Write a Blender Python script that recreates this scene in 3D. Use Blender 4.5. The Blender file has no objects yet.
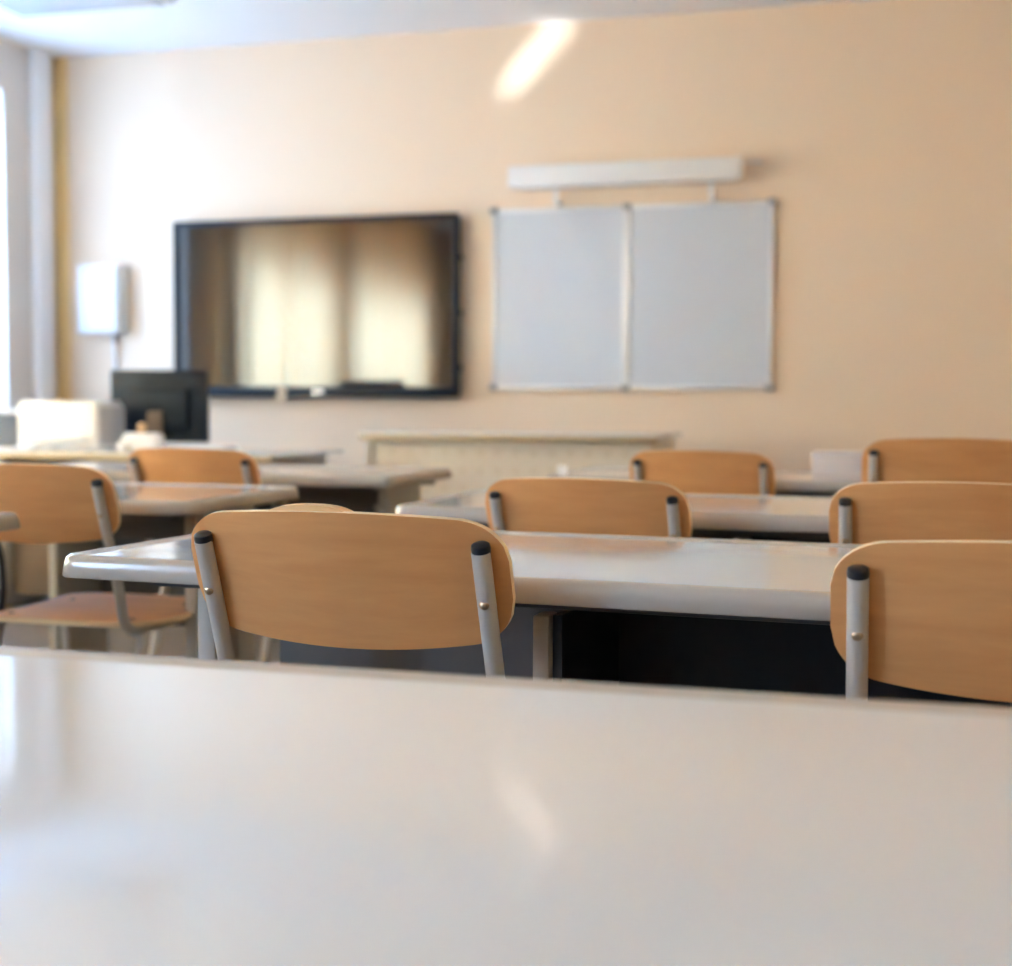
import bpy, bmesh, math, random
from mathutils import Vector, Matrix
random.seed(7)
PI = math.pi
SC = bpy.context.scene
COL = SC.collection

# ------------------------------------------------------------------ materials
def mat(name, color, rough=.5, metal=0, coat=0, spec=.5, bump=0, bump_scale=60, vary=0, vary_scale=3):
    m = bpy.data.materials.new(name); m.use_nodes = True
    nt = m.node_tree; b = nt.nodes['Principled BSDF']
    b.inputs['Base Color'].default_value = (*color, 1)
    b.inputs['Roughness'].default_value = rough
    b.inputs['Metallic'].default_value = metal
    b.inputs['Coat Weight'].default_value = coat
    b.inputs['Coat Roughness'].default_value = .12
    b.inputs['Specular IOR Level'].default_value = spec
    tc = nt.nodes.new('ShaderNodeTexCoord')
    if vary:
        n = nt.nodes.new('ShaderNodeTexNoise'); n.inputs['Scale'].default_value = vary_scale
        n.inputs['Detail'].default_value = 4
        nt.links.new(tc.outputs['Object'], n.inputs['Vector'])
        mx = nt.nodes.new('ShaderNodeMix'); mx.data_type = 'RGBA'
        mx.inputs[6].default_value = (*[c*(1-vary) for c in color], 1)
        mx.inputs[7].default_value = (*[min(1, c*(1+vary)) for c in color], 1)
        nt.links.new(n.outputs['Fac'], mx.inputs[0])
        nt.links.new(mx.outputs[2], b.inputs['Base Color'])
    if bump:
        n = nt.nodes.new('ShaderNodeTexNoise'); n.inputs['Scale'].default_value = bump_scale
        nt.links.new(tc.outputs['Object'], n.inputs['Vector'])
        bp = nt.nodes.new('ShaderNodeBump'); bp.inputs['Strength'].default_value = bump
        bp.inputs['Distance'].default_value = .002
        nt.links.new(n.outputs['Fac'], bp.inputs['Height'])
        nt.links.new(bp.outputs['Normal'], b.inputs['Normal'])
    return m

def wood_mat(name, c1, c2, rough=.5):
    m = bpy.data.materials.new(name); m.use_nodes = True
    nt = m.node_tree; b = nt.nodes['Principled BSDF']
    tc = nt.nodes.new('ShaderNodeTexCoord'); mp = nt.nodes.new('ShaderNodeMapping')
    oi = nt.nodes.new('ShaderNodeObjectInfo')
    ad = nt.nodes.new('ShaderNodeVectorMath'); ad.operation = 'ADD'
    sc = nt.nodes.new('ShaderNodeVectorMath'); sc.operation = 'SCALE'; sc.inputs[3].default_value = 7
    cb = nt.nodes.new('ShaderNodeCombineXYZ')
    for i in range(3): nt.links.new(oi.outputs['Random'], cb.inputs[i])
    nt.links.new(cb.outputs[0], sc.inputs[0])
    nt.links.new(tc.outputs['Object'], ad.inputs[0]); nt.links.new(sc.outputs[0], ad.inputs[1])
    nt.links.new(ad.outputs[0], mp.inputs['Vector'])
    mp.inputs['Scale'].default_value = (2.2, 6, 16)
    n = nt.nodes.new('ShaderNodeTexNoise'); n.inputs['Scale'].default_value = 2.4
    n.inputs['Detail'].default_value = 6; n.inputs['Roughness'].default_value = .62; n.inputs['Distortion'].default_value = .4
    nt.links.new(mp.outputs[0], n.inputs['Vector'])
    cr = nt.nodes.new('ShaderNodeValToRGB')
    cr.color_ramp.elements[0].position = .3; cr.color_ramp.elements[0].color = (*c1, 1)
    cr.color_ramp.elements[1].position = .72; cr.color_ramp.elements[1].color = (*c2, 1)
    nt.links.new(n.outputs['Fac'], cr.inputs[0]); nt.links.new(cr.outputs[0], b.inputs['Base Color'])
    b.inputs['Roughness'].default_value = rough
    b.inputs['Coat Weight'].default_value = .12; b.inputs['Coat Roughness'].default_value = .3
    return m

M = {}
M['wood'] = wood_mat('varnished_beech', (.66, .295, .098), (.76, .370, .138))
M['ply_edge'] = mat('plywood_edge', (.80, .60, .36), .5, vary=.06, vary_scale=40)
M['lip'] = wood_mat('pale_beech', (.72, .43, .18), (.80, .52, .25))
M['tube'] = mat('grey_enamel_tube', (.50, .46, .42), .34, coat=.3)
M['cap'] = mat('black_plastic', (.012, .013, .018), .35)
M['rivet'] = mat('brass_rivet', (.45, .33, .22), .3, metal=.9)
M['top'] = mat('white_laminate', (.70, .73, .765), .07, coat=.5, spec=.6, bump=.02, bump_scale=9)
M['top_edge'] = mat('shaded_white_edge', (.45, .40, .345), .25, coat=.3)  # white edge; shade of its front side put into this darker colour
M['leg_panel'] = mat('beige_steel_panel', (.44, .40, .35), .45)
M['dark_panel'] = mat('charcoal_panel', (.10, .093, .09), .5)
M['black_box'] = mat('black_tray', (.008, .009, .014), .45)
M['frame_grey'] = mat('dark_steel', (.07, .075, .085), .4)
M['tv'] = mat('tv_black_plastic', (.010, .014, .020), .5, spec=.2)
M['screen'] = mat('tv_screen_glass', (.012, .010, .009), .04, spec=1.0, coat=.4)
M['screen'].node_tree.nodes['Principled BSDF'].inputs['IOR'].default_value = 1.45
M['alu'] = mat('aluminium_frame', (.74, .74, .75), .35, metal=.35)
M['board'] = mat('grey_white_board', (.58, .62, .68), .2, spec=.5)
M['clip'] = mat('grey_corner_plastic', (.28, .29, .31), .5)
M['white'] = mat('white_plastic', (.78, .79, .80), .35)
M['grey'] = mat('light_grey_plastic', (.5, .5, .52), .5)
M['paper'] = mat('white_paper', (.85, .85, .86), .7)
M['lilac'] = mat('pale_lilac_card', (.58, .53, .54), .6)
M['monitor'] = mat('monitor_plastic', (.012, .015, .020), .5, spec=.2)
M['teak'] = mat('brown_stand', (.16, .11, .07), .5)
M['bead'] = mat('tan_ball', (.55, .34, .18), .5)
M['sticker'] = mat('tan_sticker', (.62, .47, .30), .6)
M['edge_wood'] = mat('yellow_edge_band', (.44, .34, .21), .5)
M['wall'] = mat('peach_wall_paint', (.80, .64, .49), .7, spec=.5, bump=.05, bump_scale=220)
M['wallr'] = mat('orange_wall_paint', (.80, .57, .34), .7)
M['wallw'] = mat('pale_wall_paint', (.74, .67, .60), .6)
M['rear'] = mat('rear_wall_paint', (.78, .70, .62), .7)
M['yellow'] = mat('yellow_strip', (.84, .60, .27), .5)
M['ceiling'] = mat('white_ceiling_paint', (.84, .84, .85), .8)
M['floor'] = mat('brown_linoleum', (.105, .083, .067), .35, vary=.15, vary_scale=6)
M['pvc'] = mat('white_window_frame', (.86, .86, .87), .35)
M['cream_metal'] = mat('cream_sheet', (.62, .57, .50), .5)

def perforated():
    m = bpy.data.materials.new('perforated_cream_sheet'); m.use_nodes = True
    nt = m.node_tree; b = nt.nodes['Principled BSDF']
    tc = nt.nodes.new('ShaderNodeTexCoord'); mp = nt.nodes.new('ShaderNodeMapping')
    mp.inputs['Scale'].default_value = (1/.085, 0, 1/.085)
    nt.links.new(tc.outputs['Object'], mp.inputs['Vector'])
    fr = nt.nodes.new('ShaderNodeVectorMath'); fr.operation = 'FRACTION'
    nt.links.new(mp.outputs[0], fr.inputs[0])
    d = nt.nodes.new('ShaderNodeVectorMath'); d.operation = 'DISTANCE'; d.inputs[1].default_value = (.5, 0, .5)
    nt.links.new(fr.outputs[0], d.inputs[0])
    lt = nt.nodes.new('ShaderNodeMath'); lt.operation = 'LESS_THAN'; lt.inputs[1].default_value = .2
    nt.links.new(d.outputs['Value'], lt.inputs[0])
    mx = nt.nodes.new('ShaderNodeMix'); mx.data_type = 'RGBA'
    mx.inputs[6].default_value = (.62, .57, .50, 1); mx.inputs[7].default_value = (.57, .51, .43, 1)
    nt.links.new(lt.outputs[0], mx.inputs[0]); nt.links.new(mx.outputs[2], b.inputs['Base Color'])
    b.inputs['Roughness'].default_value = .5
    return m
M['perf'] = perforated()

def glass(tint):
    m = bpy.data.materials.new('window_glass'); m.use_nodes = True
    nt = m.node_tree; nt.nodes.remove(nt.nodes['Principled BSDF']); out = nt.nodes['Material Output']
    t = nt.nodes.new('ShaderNodeBsdfTransparent'); g = nt.nodes.new('ShaderNodeBsdfGlossy')
    g.inputs['Roughness'].default_value = .02
    t.inputs[0].default_value = (tint*.98, tint, tint, 1)
    mx = nt.nodes.new('ShaderNodeMixShader'); mx.inputs[0].default_value = .06
    nt.links.new(t.outputs[0], mx.inputs[1]); nt.links.new(g.outputs[0], mx.inputs[2])
    nt.links.new(mx.outputs[0], out.inputs[0]); return m

def curtain_mat(name, tc, dc, fac):
    m = bpy.data.materials.new(name); m.use_nodes = True
    nt = m.node_tree; nt.nodes.remove(nt.nodes['Principled BSDF']); out = nt.nodes['Material Output']
    t = nt.nodes.new('ShaderNodeBsdfTranslucent'); d = nt.nodes.new('ShaderNodeBsdfDiffuse')
    t.inputs[0].default_value = (*tc, 1); d.inputs[0].default_value = (*dc, 1)
    mx = nt.nodes.new('ShaderNodeMixShader'); mx.inputs[0].default_value = fac
    nt.links.new(t.outputs[0], mx.inputs[1]); nt.links.new(d.outputs[0], mx.inputs[2])
    nt.links.new(mx.outputs[0], out.inputs[0]); return m
M['curtain'] = curtain_mat('ochre_curtain_fabric', (.95, .76, .46), (.72, .46, .18), .4)
M['blind'] = curtain_mat('brown_blind_fabric', (.72, .52, .28), (.55, .38, .2), .45)

# ------------------------------------------------------------------ helpers
def finish(bm, name, mats, parent=None, smooth=True, angle=35):
    bmesh.ops.recalc_face_normals(bm, faces=bm.faces[:])
    me = bpy.data.meshes.new(name); bm.to_mesh(me); bm.free()
    if not isinstance(mats, (list, tuple)): mats = [mats]
    for m in mats: me.materials.append(m)
    if smooth:
        for p in me.polygons: p.use_smooth = True
        me.set_sharp_from_angle(angle=math.radians(angle))
    o = bpy.data.objects.new(name, me); COL.objects.link(o)
    if parent is not None: o.parent = parent
    return o

def box(bm, x0, x1, y0, y1, z0, z1, bev=0, seg=2, mi=0):
    r = bmesh.ops.create_cube(bm, size=1)
    vs = r['verts']
    for v in vs:
        v.co = Vector(((x0+x1)/2+v.co.x*(x1-x0), (y0+y1)/2+v.co.y*(y1-y0), (z0+z1)/2+v.co.z*(z1-z0)))
    fs = set(f for v in vs for f in v.link_faces)
    for f in fs: f.material_index = mi
    if bev:
        es = list(set(e for v in vs for e in v.link_edges))
        r = bmesh.ops.bevel(bm, geom=es, offset=bev, segments=seg, affect='EDGES', profile=.5)
        for f in r['faces']: f.material_index = mi

def tube(bm, pts, r, n=14, mi=0, cap=True):
    pts = [Vector(p) for p in pts]; rings = []
    up = Vector((1, 0, 0))
    for i, p in enumerate(pts):
        a = pts[max(i-1, 0)]; b = pts[min(i+1, len(pts)-1)]
        d = (b-a).normalized()
        s = up - d*up.dot(d)
        if s.length < .05: s = Vector((0, 1, 0)) - d*d.y
        s.normalize(); t = d.cross(s)
        rr = r[i] if isinstance(r, (list, tuple)) else r
        rings.append([bm.verts.new(p+(s*math.cos(2*PI*k/n)+t*math.sin(2*PI*k/n))*rr) for k in range(n)])
    for a, b in zip(rings, rings[1:]):
        for k in range(n):
            f = bm.faces.new((a[k], a[(k+1) % n], b[(k+1) % n], b[k])); f.material_index = mi
    if cap:
        for q in (rings[0], rings[-1]):
            f = bm.faces.new(q); f.material_index = mi

def smooth_path(pts, rad, n=6):
    """polyline with rounded corners"""
    pts = [Vector(p) for p in pts]; out = [pts[0]]
    for a, b, c in zip(pts, pts[1:], pts[2:]):
        u = (a-b).normalized(); v = (c-b).normalized()
        p0 = b+u*rad; p2 = b+v*rad
        for k in range(n+1):
            t = k/n
            out.append(p0*(1-t)**2+b*2*t*(1-t)+p2*t*t)
    out.append(pts[-1]); return out

def empty(name, label, cat, loc, rz=0, group=None, scale=1):
    o = bpy.data.objects.new(name, None); COL.objects.link(o)
    o.empty_display_size = .1
    o.location = loc; o.rotation_euler = (0, 0, rz); o.scale = (scale,)*3
    o['label'] = label; o['category'] = cat
    if group: o['group'] = group
    return o

def tag(o, label, cat, group=None, kind=None):
    o['label'] = label; o['category'] = cat
    if group: o['group'] = group
    if kind: o['kind'] = kind
    return o

def struct(o, label=None):
    o['kind'] = 'structure'
    if label: o['label'] = label
    return o

def copy_thing(root, label, loc, rz, scale=1, skip=()):
    r = root.copy(); COL.objects.link(r)
    r.location = loc; r.rotation_euler = (0, 0, rz); r.scale = (scale,)*3; r['label'] = label
    for ch in list(root.children):
        if ch.name.split('.')[0] in skip: continue
        c = ch.copy(); COL.objects.link(c); c.parent = r
        for g in list(ch.children):
            d = g.copy(); COL.objects.link(d); d.parent = c
    return r

# ------------------------------------------------------------------ room shell
XL, XR, YB, YF, ZC = -4.86, 1.6, 7.3, -3.2, 2.985
bm = bmesh.new(); box(bm, XL-.3, XR+.2, YF-.2, YB+.2, -.1, 0); struct(finish(bm, 'floor', M['floor'], smooth=False))
bm = bmesh.new(); box(bm, XL-.3, XR+.2, YF-.2, YB+.2, ZC, ZC+.1); struct(finish(bm, 'ceiling', M['ceiling'], smooth=False))
bm = bmesh.new(); box(bm, XL-.3, XR+.2, YB, YB+.2, 0, ZC); struct(finish(bm, 'wall_back', M['wall'], smooth=False))
bm = bmesh.new(); box(bm, XR, XR+.2, YF, YB, 0, ZC); struct(finish(bm, 'wall_right', M['wallr'], smooth=False))
bm = bmesh.new(); box(bm, XL-.3, XR+.2, YF-.2, YF, 0, ZC); struct(finish(bm, 'wall_front', M['rear'], smooth=False))
# left wall with openings (y0, y1, z0, z1)
OPEN = [(-2.4, -1.0, .85, 2.75), (.80, 2.80, .85, 2.70), (3.2, 4.95, .85, 2.70), (5.54, 6.80, .85, 2.70)]  # first window is unseen, added as fill light for the chair backs
TINT = [.72, .97, .97, .34]
bm = bmesh.new()
WT = .22
ys = YF
for y0, y1, z0, z1 in OPEN:
    box(bm, XL-WT, XL, ys, y0, 0, ZC)
    box(bm, XL-WT, XL, y0, y1, 0, z0); box(bm, XL-WT, XL, y0, y1, z1, ZC)
    ys = y1
box(bm, XL-WT, XL, ys, YB, 0, ZC)
struct(finish(bm, 'wall_left', M['wallw'], smooth=False))
for i, (y0, y1, z0, z1) in enumerate(OPEN):
    bm = bmesh.new(); xa, xb = XL-.17, XL-.11; t = .06
    box(bm, xa, xb, y0, y1, z0, z0+t); box(bm, xa, xb, y0, y1, z1-t, z1)
    box(bm, xa, xb, y0, y0+t, z0+t, z1-t); box(bm, xa, xb, y1-t, y1, z0+t, z1-t)
    ym = (y0+y1)/2; box(bm, xa, xb, ym-.04, ym+.04, z0+t, z1-t)
    w = struct(finish(bm, f'window_{i+1}', M['pvc'], smooth=False))
    bm = bmesh.new(); box(bm, XL-.145, XL-.139, y0+t, ym-.04, z0+t, z1-t); box(bm, XL-.145, XL-.139, ym+.04, y1-t, z0+t, z1-t)
    g = finish(bm, 'pane', glass(TINT[i]), w, smooth=False)
    bm = bmesh.new(); box(bm, XL-.105, XL+.12, y0-.04, y1+.04, z0-.035, z0, .006)
    finish(bm, 'window_sill', M['pvc'], w, smooth=False)
    if i in (1, 2):
        bm = bmesh.new(); box(bm, XL-.085, XL-.083, y0, y1, 2.0, z1)  # unseen blind, added to dim the light on the upper curtain
        finish(bm, 'added_blind', M['blind'], w, smooth=False)
    L = bpy.data.lights.new('daylight_portal', 'AREA'); L.shape = 'RECTANGLE'
    L.size = y1-y0; L.size_y = z1-z0; L.cycles.is_portal = True
    lo = bpy.data.objects.new('daylight_portal', L); COL.objects.link(lo)
    lo.location = (XL-WT-.01, (y0+y1)/2, (z0+z1)/2)
    lo.rotation_euler = (Vector((1, 0, 0)).to_track_quat('-Z', 'Z')).to_euler()
# corner strips
bm = bmesh.new(); box(bm, XL, XL+.06, 7.03, 7.17, 0, ZC, .01); struct(finish(bm, 'trim_1', M['pvc']), 'white vertical pipe casing in the corner beside the window')
bm = bmesh.new(); box(bm, XL+.001, XL+.085, YB-.02, YB, 0, ZC, .006); struct(finish(bm, 'trim_2', M['yellow']), 'yellow vertical strip in the corner of the room')  # plain yellow strip, full height, against the back wall
bm = bmesh.new(); box(bm, XL, XR, YB-.015, YB, 0, .08); struct(finish(bm, 'baseboard_back', M['wallw'], smooth=False))

# curtains on the left wall
def curtain(y0, y1, label):
    bm = bmesh.new(); n = int((y1-y0)/.012); z0, z1 = .12, 2.78
    a = []
    for i in range(n+1):
        y = y0+(y1-y0)*i/n
        x = XL+.19+.028*math.sin(y*2*PI/.135)+.012*math.sin(y*2*PI/.31+1)
        a.append((bm.verts.new((x, y, z0)), bm.verts.new((x-.005*math.sin(y*40), y, (z0+z1)/2)), bm.verts.new((x, y, z1))))
    for p, q in zip(a, a[1:]):
        for k in (0, 1): bm.faces.new((p[k], q[k], q[k+1], p[k+1]))
    bmesh.ops.solidify(bm, geom=bm.faces[:], thickness=.0015)
    o = finish(bm, 'curtain', M['curtain'], angle=80)
    tag(o, label, 'curtain', 'ochre curtains reflected in the television')
    return o
for y0, y1 in ((-1.6, -.452), (-.45, .75), (.752, 2.0), (2.002, 3.2), (3.202, 4.3), (4.302, 5.40)):
    curtain(y0, y1, 'ochre curtain on the window wall, mirrored in the television screen')
bm = bmesh.new(); tube(bm, [(XL+.19, -1.65, 2.80), (XL+.19, 5.45, 2.80)], .012)
for y in (-1.63, -.48, 2.5, 5.43): box(bm, XL, XL+.19, y-.008, y+.008, 2.794, 2.806)
struct(finish(bm, 'trim_3', M['pvc']), 'curtain rail over the left windows')

# ------------------------------------------------------------------ chair
CW, CZ = .1735, .788           # half spacing of the back posts, height of their caps
LEAN = .345
def shell(name, half_w, zb, zt, fy, thick, rt, rb, arch_t, arch_b, mats, parent, raised=None):
    """bent plywood backrest; fy(x, z) gives the rear surface"""
    xs = []
    n = 44
    for i in range(n+1):
        u = -1+2*i/n
        s = math.sin(u*PI/2)*.55+u*.45
        xs.append(s*half_w)
    def top(x):
        z = zt-arch_t*(x/half_w)**2
        d = abs(x)-(half_w-rt)
        if d > 0: z -= rt*.78*(1-math.sqrt(max(0, 1-(d/rt)**2)))
        return z
    def bot(x):
        z = zb+arch_b*(x/half_w)**2
        d = abs(x)-(half_w-rb)
        if d > 0: z += rb*1.0*(1-math.sqrt(max(0, 1-(d/rb)**2)))
        return z
    bm = bmesh.new(); m = 12
    F, B = [], []
    for x in xs:
        f, b = [], []
        t, bo = top(x), bot(x)
        if t-bo < .012: c = (t+bo)/2; t, bo = c+.006, c-.006
        for j in range(m+1):
            z = bo+(t-bo)*j/m
            y = fy(x, z)
            b.append(bm.verts.new((x, y, z))); f.append(bm.verts.new((x, y+thick, z+thick*LEAN*.5)))
        F.append(f); B.append(b)
    for i in range(n):
        for j in range(m):
            bm.faces.new((B[i][j], B[i+1][j], B[i+1][j+1], B[i][j+1])).material_index = 0
            bm.faces.new((F[i][j], F[i][j+1], F[i+1][j+1], F[i+1][j])).material_index = 0
        bm.faces.new((B[i][m], B[i+1][m], F[i+1][m], F[i][m])).material_index = 1
        bm.faces.new((B[i][0], F[i][0], F[i+1][0], B[i+1][0])).material_index = 1
    for i in (0, n):
        for j in range(m):
            bm.faces.new((B[i][j], B[i][j+1], F[i][j+1], F[i][j])).material_index = 1
    return finish(bm, name, mats, parent, angle=40)

def back_y(x, z):
    return (CZ-z)*LEAN + .009 - .024*(1-(x/CW)**2)*(1 if abs(x) < CW else .35) 

def make_chair(label, loc, rz):
    t = empty('school_chair', label, 'chair', loc, rz, 'wooden school chairs')
    shell('backrest', .2005, .660, .8225, back_y, .009, .054, .048, .010, .019, [M['wood'], M['ply_edge']], t)
    # seat
    bm = bmesh.new(); n = 40; ring_t, ring_b = [], []
    hw, y0, y1 = .198, .085, .50
    def sz(y): return .497-.022*math.sin((y-.12)/.38*PI)*.5+.01*(y-.3)-(.10*max(0, y-.45))
    cx, cy = 0, (y0+y1)/2
    rings = []
    for k in range(9):
        s = 1-k/9
        rg = []
        for i in range(n*2):
            a = 2*PI*i/(n*2); c, sn = math.cos(a), math.sin(a); e = 2/5
            x = hw*math.copysign(abs(c)**e, c)*s; y = cy+(y1-y0)/2*math.copysign(abs(sn)**e, sn)*s
            rg.append((x, y))
        rings.append(rg)
    for off in (0, -.011):
        vr = [[bm.verts.new((x, y, sz(y)+off)) for x, y in rg] for rg in rings]
        for a, b in zip(vr, vr[1:]):
            for i in range(n*2): bm.faces.new((a[i], a[(i+1) % (n*2)], b[(i+1) % (n*2)], b[i]))
        bm.faces.new(vr[-1])
        if off == 0: ring_t = vr[0]
        else: ring_b = vr[0]
    for i in range(n*2):
        bm.faces.new((ring_t[i], ring_t[(i+1) % (n*2)], ring_b[(i+1) % (n*2)], ring_b[i])).material_index = 1
    seat = finish(bm, 'seat', [M['wood'], M['ply_edge']], t)
    for sx in (-1, 1):
        for y in (.17, .40):
            bm = bmesh.new(); tube(bm, [(sx*.145, y, sz(y)-.004), (sx*.145, y, sz(y)+.002)], [.008, .0065], 12)
            finish(bm, 'screw', M['cap'], seat)
    for sx in (-1, 1):
        x = sx*CW
        bm = bmesh.new()
        path = [(x, 0, CZ-.006), (x, (CZ-.56)*LEAN, .56), (x, .098, .476), (x, .47, .472)]
        tube(bm, smooth_path(path, .045, 8), .0108, 16)
        post = finish(bm, 'back_post', M['tube'], t)
        bm = bmesh.new()
        tube(bm, [(x, .0024, CZ-.007), (x, .0005, CZ-.002), (x, -.001, CZ+.002), (x, -.0017, CZ+.004)], [.0108, .0111, .0104, .007], 16)
        finish(bm, 'post_cap', M['cap'], post)
        bm = bmesh.new(); zz = CZ-.066; yy = (CZ-zz)*LEAN-.0105
        bmesh.ops.create_uvsphere(bm, u_segments=12, v_segments=8, radius=.0062)
        for v in bm.verts: v.co = Vector((x+v.co.x, yy+v.co.y*.7, zz+v.co.z))
        finish(bm, 'rivet', M['rivet'], post)
        for (ya, yb) in ((.17, .02), (.41, .46)):
            bm = bmesh.new()
            tube(bm, [(x, ya, .470), (x*1.04, yb, .012)], .0115, 14)
            leg = finish(bm, 'leg', M['tube'], t)
            bm = bmesh.new(); tube(bm, [(x*1.04, yb, 0), (x*1.04, yb, .004), (x*1.037, yb+(ya-yb)*.06, .03)], [.0145, .0155, .014], 14)
            finish(bm, 'foot_cap', M['cap'], leg)
    bm = bmesh.new(); tube(bm, [(-CW, .44, .472), (CW, .44, .472)], .010)
    finish(bm, 'crossbar', M['tube'], t)
    return t

chair = make_chair('wooden chair at the middle desk, with a raised lip on its top edge', (-.608, 1.452, 0), -.05)
for lab, loc, rz, s in [
    ('nearest wooden chair at the right edge, at the right end of the middle desk', (.141, 1.385, 0), .0, .994),
    ('wooden chair beyond the middle desk, its lower half hidden by the tabletop', (-.548, 2.455, 0), -.11, .985),
    ('wooden chair cut by the right edge, middle one of the three there', (.098, 2.327, 0), -.02, 1),
    ('small wooden chair below the right half of the whiteboard, before a white tabletop', (-.506, 3.72, 0), -.1, 1.0),
    ('far right wooden chair, highest of the three at the right edge', (.135, 3.50, 0), .03, 1.055),
    ('wooden chair at the left picture edge with its plywood seat showing', (-1.672, 2.372, 0), .0, 1),
    ('pale wooden chair in front of the black monitor on the left', (-1.83, 3.34, 0), -.06, 1)]:
    copy_thing(chair, lab, loc, rz, s)
# raised lip of the middle chair
bm = bmesh.new(); n = 24; F = []
for i in range(n+1):
    u = -1+2*i/n; x = -.030+.056*u
    h = .0095*(1-abs(u)**3.2)
    zb = .8225-.010*(x/.2005)**2-.003
    y = back_y(x, .8185)
    F.append([bm.verts.new((x, y+.003, zb)), bm.verts.new((x, y+.003, zb+h+.0006)), bm.verts.new((x, y+.022, zb+h+.0016)), bm.verts.new((x, y+.022, zb))])
for a, b in zip(F, F[1:]):
    for k in range(4): bm.faces.new((a[k], b[k], b[(k+1) % 4], a[(k+1) % 4]))
bm.faces.new(F[0]); bm.faces.new(F[-1])
o = finish(bm, 'top_lip', M['lip'], chair); o['label'] = 'pale raised lip on the top edge'

# ------------------------------------------------------------------ desk
def rrect(hx, hy, r, n=8):
    out = []
    for qx, qy, a0 in ((1, 1, 0), (-1, 1, PI/2), (-1, -1, PI), (1, -1, 3*PI/2)):
        for k in range(n+1):
            a = a0+PI/2*k/n
            out.append((qx*(hx-r)+r*math.cos(a), qy*(hy-r)+r*math.sin(a)))
    return out
DL, DD, DZ = 1.32, .575, .742
def make_desk(label, loc, rz, L=DL, pz=.50, deep=.24):
    t = empty('school_desk', label, 'desk', loc, rz, 'white topped school desks')
    # local origin: near left corner of the top, on the floor
    bm = bmesh.new(); hx, hy = L/2, DD/2
    prof = [(0.002, -.030), (0, -.028), (.0025, -.010), (.0045, -.004), (.009, -.0005), (.014, 0), (.019, -.0012), (.026, -.0034)]
    rings = []
    for ins, z in prof:
        rings.append([bm.verts.new((hx+x, hy+y, DZ+z)) for x, y in rrect(hx-ins, hy-ins, .032-ins*.4)])
    k = len(rings[0])
    for a, b in zip(rings, rings[1:]):
        for i in range(k): bm.faces.new((a[i], a[(i+1) % k], b[(i+1) % k], b[i])).material_index = 1
    bm.faces.new(rings[-1]).material_index = 0
    bm.faces.new(rings[0]).material_index = 1
    top = finish(bm, 'tabletop', [M['top'], M['top_edge']], t, angle=60)
    for p in top.data.polygons:
        if len(p.vertices) > 8: p.use_smooth = False
    # two flat steel side legs
    for x in (.112, L-.105):
        bm = bmesh.new(); box(bm, x, x+.032, .17, deep, .05, DZ-.0305, .008)
        leg = finish(bm, 'leg', M['leg_panel'], t)
        bm = bmesh.new(); box(bm, x-.012, x+.044, .03, DD-.03, 0, .05, .012)
        finish(bm, 'foot', M['frame_grey'], leg)
    # rails under the top with a square end cap on the near one
    bm = bmesh.new()
    box(bm, .092, L-.092, .10, .135, DZ-.050, DZ-.0305, .002)
    box(bm, .035, L-.035, DD-.11, DD-.085, DZ-.050, DZ-.0305, .002)
    finish(bm, 'rail', M['frame_grey'], t)
    # modesty panel with bolts
    bm = bmesh.new(); box(bm, .108, L-.108, .415, .43, pz, DZ-.06, .003)
    mp = finish(bm, 'modesty_panel', M['dark_panel'], t)
    for i in range(4 if pz != .50 else 0):
        bm = bmesh.new()
        bmesh.ops.create_uvsphere(bm, u_segments=12, v_segments=8, radius=.009)
        for v in bm.verts: v.co = Vector((.2+i*(L-.4)/3+v.co.x, .412+v.co.y*.5, DZ-.12+v.co.z))
        finish(bm, 'bolt', M['tube'], mp)
    return t
def book_tray(desk, x0, x1, y0=.10):
    """open black book tray under the right half, with a beige divider"""
    bm = bmesh.new()
    z0, z1 = .525, DZ-.06
    box(bm, x0, x1, y0, .405, z0, z0+.012); box(bm, x0, x1, .39, .405, z0+.012, z1)
    box(bm, x0, x0+.012, y0+.02, .39, z0+.012, z1); box(bm, x1-.012, x1, y0+.02, .39, z0+.012, z1)
    o = finish(bm, 'book_tray', M['black_box'], desk, smooth=False); o['label'] = 'black open book tray'
    return o
GD = 'white school desks'
d0 = make_desk('foreground white desk filling the bottom of the picture', (-1.10, .320, 0), 0, 1.55); d0.scale = (1, 1.165, 1)
d1 = make_desk('white desk in the middle of the picture, with a black tray under its top', (-1.075, 1.592, 0), -.0755)
d2 = make_desk('white desk behind the middle desk, in front of the small far chair', (-.965, 2.575, 0), 0)
d3 = make_desk('farthest white desk in the right row, carrying a lilac stack', (-.965, 3.82, 0), -.03)
d4 = make_desk('white desk whose tip shows at the left picture edge', (-1.538-DL, 1.63, 0), 0, pz=.6, deep=.46)
d5 = make_desk('white desk left of the middle one, beside the chair with the visible seat', (-1.39-DL, 2.535, 0), 0, pz=.615, deep=.46)
d6 = make_desk('white desk behind the pale chair, below the television', (-1.34-DL, 3.585, 0), 0, pz=.22, deep=.46)
for d in (d1, d2, d3): book_tray(d, .662, 1.20)
# middle desk: beige divider at the left side of the tray, black plastic hook on the left desk
bm = bmesh.new(); box(bm, .638, .660, .11, .15, .06, DZ-.06, .004); finish(bm, 'divider_leg', M['leg_panel'], d1)
bm = bmesh.new()
tube(bm, smooth_path([(.70, .16, .69), (.735, .16, .66), (.76, .16, .60), (.765, .16, .50), (.75, .16, .45)], .03), .007, 10)
finish(bm, 'cable_hook', M['cap'], d5)

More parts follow.
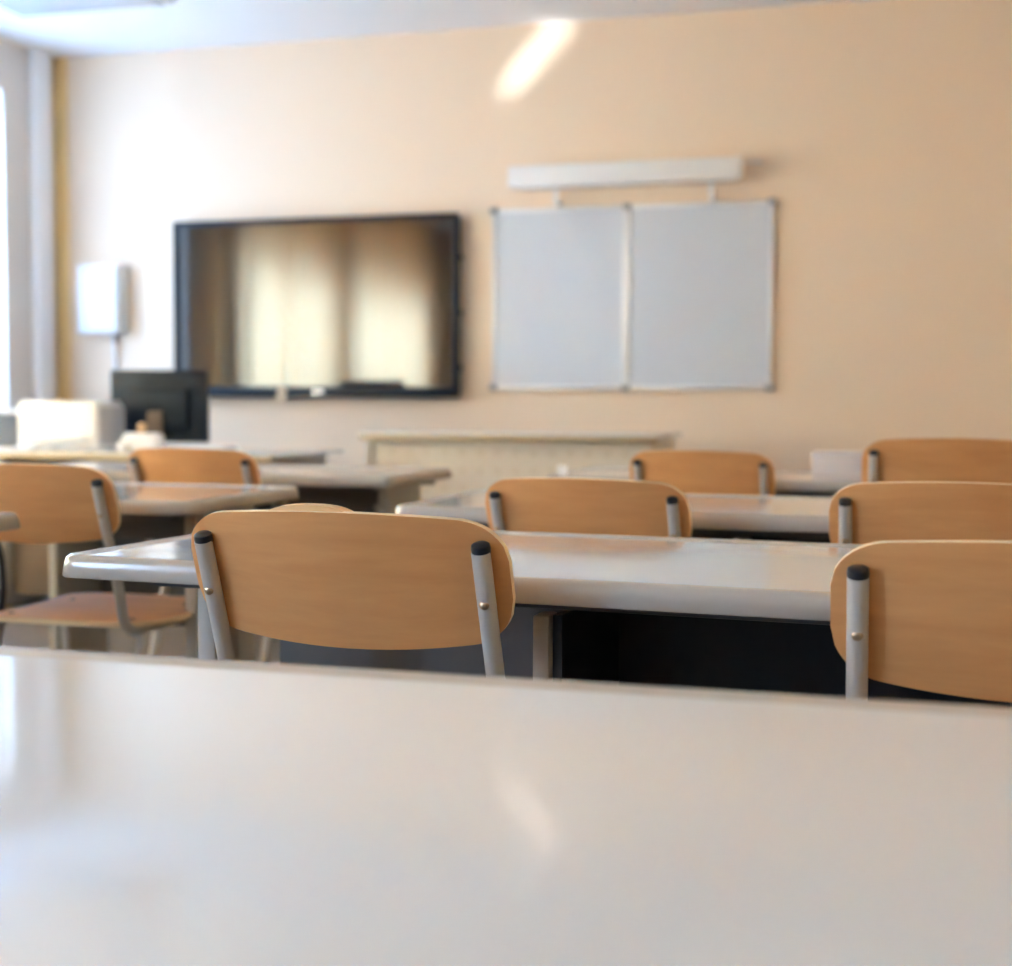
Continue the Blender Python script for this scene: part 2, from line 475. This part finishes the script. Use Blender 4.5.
# ------------------------------------------------------------------ back wall things
def frame_ring(bm, x0, x1, z0, z1, w, y0, y1, bev=.004, wb=None):
    wb = wb or w
    box(bm, x0, x1, y0, y1, z1-w, z1, bev); box(bm, x0, x1, y0, y1, z0, z0+wb, bev)
    box(bm, x0, x0+w, y0, y1, z0+wb-.002, z1-w+.002, bev); box(bm, x1-w, x1, y0, y1, z0+wb-.002, z1-w+.002, bev)
TVD = .10
t = empty('television', 'large black television on the peach wall, reflecting golden curtains', 'television', (-3.15, YB, .975))
tw, th = .848, 1.005
# nearer to the camera than the wall by its depth, so a touch smaller
k = (YB-TVD)/YB
bx0, bx1, bz0, bz1 = -4.088*k+3.15, -2.335*k+3.15, (.9445+(.978-.9445)*k)-.975, (.9445+(1.998-.9445)*k)-.975
bm = bmesh.new(); frame_ring(bm, bx0, bx1, bz0, bz1, .032, -TVD, -TVD+.03, .006, .06)
finish(bm, 'bezel', M['tv'], t)
bm = bmesh.new(); box(bm, bx0+.02, bx1-.02, -TVD+.014, -TVD+.022, bz0+.05, bz1-.02); finish(bm, 'screen', M['screen'], t, smooth=False)
bm = bmesh.new(); box(bm, bx0+.01, bx1-.004, -TVD+.028, -.03, bz0+.01, bz1-.01, .01)
box(bm, -.35, .35, -.035, -.003, .3, .8)
finish(bm, 'housing', M['tv'], t)
bm = bmesh.new(); box(bm, -.01, .055, -TVD-.002, -TVD+.002, bz0+.018, bz0+.042); o = finish(bm, 'badge', M['alu'], t, smooth=False); o['label'] = 'small pale maker plate on the lower bezel'
bm = bmesh.new(); box(bm, -.225, -.175, -TVD-.003, -TVD+.002, bz0-.012, bz0+.048, .001); o = finish(bm, 'sticker', M['sticker'], t, smooth=False); o['label'] = 'tan sticker on the lower bezel'
bm = bmesh.new()
for z in (.45, .15, .75): box(bm, bx1-.006, bx1+.012, -TVD+.03, -.045, bz0+z, bz0+z+.03, .003)
finish(bm, 'side_bracket', M['tv'], t)

t = empty('whiteboard', 'two panel pale grey whiteboard with aluminium frame on the wall', 'whiteboard', (-1.38, YB, 1.02))
kw = (YB-.03)/YB
X = lambda x: x*kw+1.38
Zw = lambda z: .9445+(z-.9445)*kw-1.02
for a, b in ((-2.141, -1.398), (-1.388, -.622)):
    bm = bmesh.new(); box(bm, X(a)+.015, X(b)-.015, -.024, -.002, Zw(1.024)+.012, Zw(2.008)-.012)
    finish(bm, 'writing_panel', M['board'], t, smooth=False)
for a, b in ((-2.141, -1.392), (-1.394, -.622)):
    bm = bmesh.new(); frame_ring(bm, X(a), X(b), Zw(1.024), Zw(2.008), .022, -.032, 0, .004)
    finish(bm, 'frame', M['alu'], t)
for x in (-2.129, -1.393, -.634):
    for z in (1.036, 1.996):
        bm = bmesh.new(); box(bm, X(x)-.024, X(x)+.024, -.037, -.001, Zw(z)-.017, Zw(z)+.017, .006)
        finish(bm, 'corner_clip', M['clip'], t)

t = empty('board_lamp', 'long white lamp casing fixed to the wall above the whiteboard', 'lamp', (-1.40, YB, 2.06))
kl = (YB-.16)/YB
bm = bmesh.new()
x0, x1 = -2.055*kl+1.40, -.790*kl+1.40; z0, z1 = .9445+(2.124-.9445)*kl-2.06, .9445+(2.238-.9445)*kl-2.06
box(bm, x0, x1, -.16, -.07, z0, z1, .012, 3); finish(bm, 'casing', M['white'], t)
bm = bmesh.new(); box(bm, x0+.03, x1-.03, -.15, -.08, z0-.008, z0+.002, .003); finish(bm, 'diffuser', M['paper'], t)
for x in (-1.80*kl+1.40, -.957*kl+1.40):
    bm = bmesh.new(); box(bm, x-.014, x+.014, -.09, -.075, -.05, z0+.02, .003); box(bm, x-.014, x+.014, -.085, 0, -.05, -.035, .003)
    finish(bm, 'bracket', M['white'], t)
bm = bmesh.new(); box(bm, x1-.03, x1+.09, -.05, -.03, z1-.022, z1-.008, .004); box(bm, x1+.07, x1+.09, -.04, 0, z1-.022, z1-.008, .003); finish(bm, 'shadow_bar', M['white'], t)  # bar made up for a faint shadow line beyond the casing

t = empty('wall_cabinet', 'small white wall box left of the television, with a cable below', 'wall box', (-4.55, YB, 1.35))
bm = bmesh.new(); box(bm, -.100, .170, -.115, 0, .0, .40, .008); finish(bm, 'casing', M['white'], t)
bm = bmesh.new(); box(bm, -.090, .160, -.125, -.113, .012, .388, .006); finish(bm, 'door', M['white'], t)
bm = bmesh.new(); tube(bm, smooth_path([(.09, -.03, .005), (.09, -.03, -.10), (.085, -.012, -.16), (.085, -.012, -.55)], .03), .012); o = finish(bm, 'cable', M['white'], t)
bm = bmesh.new(); tube(bm, [(.09, -.03, .002), (.09, -.03, -.05)], .018); finish(bm, 'cable_gland', M['clip'], t)

# ------------------------------------------------------------------ teacher's desk, things on it
TZ = .722
t = empty('teacher_desk', 'white teacher desk with yellow front edge, under the black monitor', 'desk', (-3.16, 5.4, 0))
bm = bmesh.new(); box(bm, -.80, .60, 0, .80, TZ-.018, TZ, .003); finish(bm, 'tabletop', M['top'], t)
bm = bmesh.new(); box(bm, -.80, .60, -.003, .012, TZ-.032, TZ-.004, .003); o = finish(bm, 'edge_band', M['edge_wood'], t); o['label'] = 'yellow wooden front edge'
for x in (-.78, .50):
    bm = bmesh.new(); box(bm, x, x+.03, .03, .76, 0, TZ-.018, .003); finish(bm, 'side_panel', M['leg_panel'], t)
bm = bmesh.new(); box(bm, -.75, .50, .08, .10, .06, TZ-.019, .003); finish(bm, 'modesty_panel', M['teak'], t)

t = empty('computer_monitor', 'black computer monitor standing on the teacher desk', 'monitor', (-3.345, 5.84, TZ), .12)
bm = bmesh.new(); box(bm, -.238, .238, -.02, .022, .035, .375, .006); finish(bm, 'shell', M['monitor'], t)
bm = bmesh.new(); box(bm, -.155, .155, -.045, -.015, .10, .29, .02, 3); finish(bm, 'rear_cover', M['monitor'], t)
bm = bmesh.new(); box(bm, -.23, .23, .0215, .0235, .05, .367); finish(bm, 'screen', M['screen'], t, smooth=False)
bm = bmesh.new(); box(bm, -.035, .035, -.075, -.044, .0, .18, .008); finish(bm, 'stand', M['teak'], t)
bm = bmesh.new(); box(bm, -.12, .12, -.13, .07, 0, .012, .005); finish(bm, 'base', M['monitor'], t)

t = empty('desk_device', 'small white device with a tan knob in front of the monitor', 'device', (-3.235, 5.50, TZ), .1)
bm = bmesh.new(); box(bm, -.085, .085, -.045, .045, .02, .085, .02, 4); finish(bm, 'body', M['paper'], t)
bm = bmesh.new(); bmesh.ops.create_uvsphere(bm, u_segments=20, v_segments=12, radius=.026)
for v in bm.verts: v.co += Vector((-.075, -.05, .026))
finish(bm, 'front_wheel', M['paper'], t)
bm = bmesh.new(); bmesh.ops.create_uvsphere(bm, u_segments=20, v_segments=12, radius=.022)  # plain tan ball above the white body
for v in bm.verts: v.co += Vector((-.005, .0, .110))
box(bm, -.012, .002, -.006, .006, .08, .1)
o = finish(bm, 'ball', M['bead'], t); o['label'] = 'round tan knob'
bm = bmesh.new(); box(bm, -.06, .07, -.03, .04, 0, .021, .004); finish(bm, 'base', M['paper'], t)

t = empty('printer', 'white printer left of the black monitor on the teacher desk', 'printer', (-3.64, 5.57, TZ))
bm = bmesh.new(); box(bm, -.225, .19, -.10, .13, .012, .215, .012, 3); finish(bm, 'body', M['white'], t)
bm = bmesh.new(); box(bm, -.17, .13, -.15, -.09, .05, .062, .003); finish(bm, 'output_tray', M['paper'], t)
bm = bmesh.new(); box(bm, -.215, .18, -.09, .12, .213, .227, .006); finish(bm, 'lid', M['white'], t)
bm = bmesh.new(); box(bm, .189, .198, -.08, .12, .03, .20, .004); finish(bm, 'side_cover', M['grey'], t)
bm = bmesh.new()
for x in (-.17, .12):
    for y in (-.09, .09): box(bm, x, x+.03, y, y+.03, 0, .013)
finish(bm, 'foot', M['clip'], t, smooth=False)

for i, (x, y, a, s, lab) in enumerate(((-2.98, 5.60, .1, 1, 'stack of white papers right of the monitor on the teacher desk'),)):
    bm = bmesh.new()
    for k in range(5): 
        dx, dy = random.uniform(-.004, .004), random.uniform(-.004, .004)
        box(bm, -.105+dx, .105+dx, -.148+dy, .148+dy, k*.005, k*.005+.0047)
    o = finish(bm, 'paper_stack', M['paper'], smooth=False); o.location = (x, y, TZ); o.rotation_euler.z = a
    tag(o, lab, 'papers')

# shelf unit at the far left by the window, pale
t = empty('window_shelf', 'pale low shelf by the window at the left picture edge', 'shelf', (-4.35, 6.05, 0))
bm = bmesh.new(); box(bm, -.42, .30, -.2, .2, .88, .905, .004); finish(bm, 'top_board', M['white'], t)
for x in (-.42, -.02, .278):
    bm = bmesh.new(); box(bm, x, x+.022, -.19, .19, 0, .88, .003); finish(bm, 'upright', M['white'], t)
for z in (.1, .5, .70):
    bm = bmesh.new(); box(bm, -.40, .28, -.18, .18, z, z+.02, .003); finish(bm, 'shelf_board', M['white'], t)

# demonstration desk under the board, perforated front
t = empty('demonstration_desk', 'cream desk with perforated front panel below the whiteboard and television', 'desk', (-1.70, 6.0, 0))
HZ = .812
bm = bmesh.new(); box(bm, -.70, .70, 0, .72, HZ-.022, HZ, .004); finish(bm, 'tabletop', M['top'], t)
bm = bmesh.new(); box(bm, -.70, .70, -.004, .010, HZ-.034, HZ-.006, .003); finish(bm, 'edge_band', M['edge_wood'], t)
bm = bmesh.new(); box(bm, -.665, .64, .05, .07, .10, HZ-.023, .002); finish(bm, 'front_panel', M['perf'], t, smooth=False)
for x in (-.685, .64):
    bm = bmesh.new(); box(bm, x, x+.03, .03, .68, 0, HZ-.022, .003); finish(bm, 'side_panel', M['cream_metal'], t)

# small things on the far desk
bm = bmesh.new()
bmesh.ops.create_cone(bm, segments=20, radius1=.013, radius2=.015, depth=.026, cap_ends=True)
for v in bm.verts: v.co.z += .013
o = finish(bm, 'white_cup', M['paper']); o.location = (-.935, 3.93, DZ-.003); tag(o, 'tiny white cup at the left end of the farthest right desk', 'cup')
t = empty('paper_box', 'pale lilac box on the desk left of the far right chair', 'box', (-.155, 4.28, DZ-.0034), -.03)
bm = bmesh.new(); box(bm, -.078, .085, -.06, .06, 0, .052, .004); finish(bm, 'body', M['lilac'], t)
bm = bmesh.new(); box(bm, -.081, .088, -.063, .063, .05, .066, .004); finish(bm, 'lid', M['lilac'], t)

# ceiling lamp
t = empty('ceiling_light', 'white flush ceiling lamp at the top left of the picture', 'ceiling lamp', (-3.95, 6.0, ZC))
bm = bmesh.new(); box(bm, -.45, .45, -.31, .31, -.055, 0, .008); finish(bm, 'housing', M['white'], t)
bm = bmesh.new(); box(bm, -.41, .41, -.27, .27, -.066, -.054, .004); finish(bm, 'diffuser', M['board'], t)

# ------------------------------------------------------------------ light
w = bpy.data.worlds.new('sky'); SC.world = w; w.use_nodes = True
bg = w.node_tree.nodes['Background']
bg.inputs[0].default_value = (.41, .628, 1.0, 1); bg.inputs[1].default_value = 46.0
# added narrow lamp standing in for reflected sunlight on the upper wall
L = bpy.data.lights.new('added_glint_lamp', 'AREA'); L.shape = 'RECTANGLE'; L.size = .085; L.size_y = .34
L.spread = math.radians(4); L.energy = .10; L.color = (.85, .93, 1)
lo = bpy.data.objects.new('added_glint_lamp', L); COL.objects.link(lo)
src = Vector((-3.6, 4.9, 1.25)); dst = Vector((-1.90, 7.3, 2.82))
q = (dst-src).to_track_quat('-Z', 'Y')
lo.location = src; lo.rotation_mode = 'QUATERNION'; lo.rotation_quaternion = q @ Matrix.Rotation(math.radians(-50), 3, 'Z').to_quaternion()

# ------------------------------------------------------------------ camera
f = 1378.84
cam = bpy.data.cameras.new('camera'); co = bpy.data.objects.new('camera', cam); COL.objects.link(co)
cam.sensor_fit = 'HORIZONTAL'; cam.sensor_width = 36; cam.lens = f/1012*36
r = Vector((.96253363, .27112345, .00459246)); u = Vector((-.01991335, .05378497, .99835396)); fw = Vector((-.27043017, .96104071, -.05716881))
m = Matrix(((r.x, u.x, -fw.x, 0), (r.y, u.y, -fw.y, 0), (r.z, u.z, -fw.z, .9445), (0, 0, 0, 1)))
co.matrix_world = m
cam.clip_start = .02
cam.dof.use_dof = True; cam.dof.focus_distance = 1.62; cam.dof.aperture_fstop = 3.6
SC.camera = co
vs = SC.view_settings
SC.display_settings.display_device = 'sRGB'
vs.view_transform = 'Standard'; vs.look = 'None'; vs.exposure = 1.62; vs.gamma = 1; vs.use_curve_mapping = False
cy = SC.cycles
cy.max_bounces = 12; cy.diffuse_bounces = 8; cy.glossy_bounces = 6; cy.transparent_max_bounces = 12
cy.sample_clamp_indirect = 8; cy.use_denoising = True; cy.caustics_reflective = False; cy.caustics_refractive = False
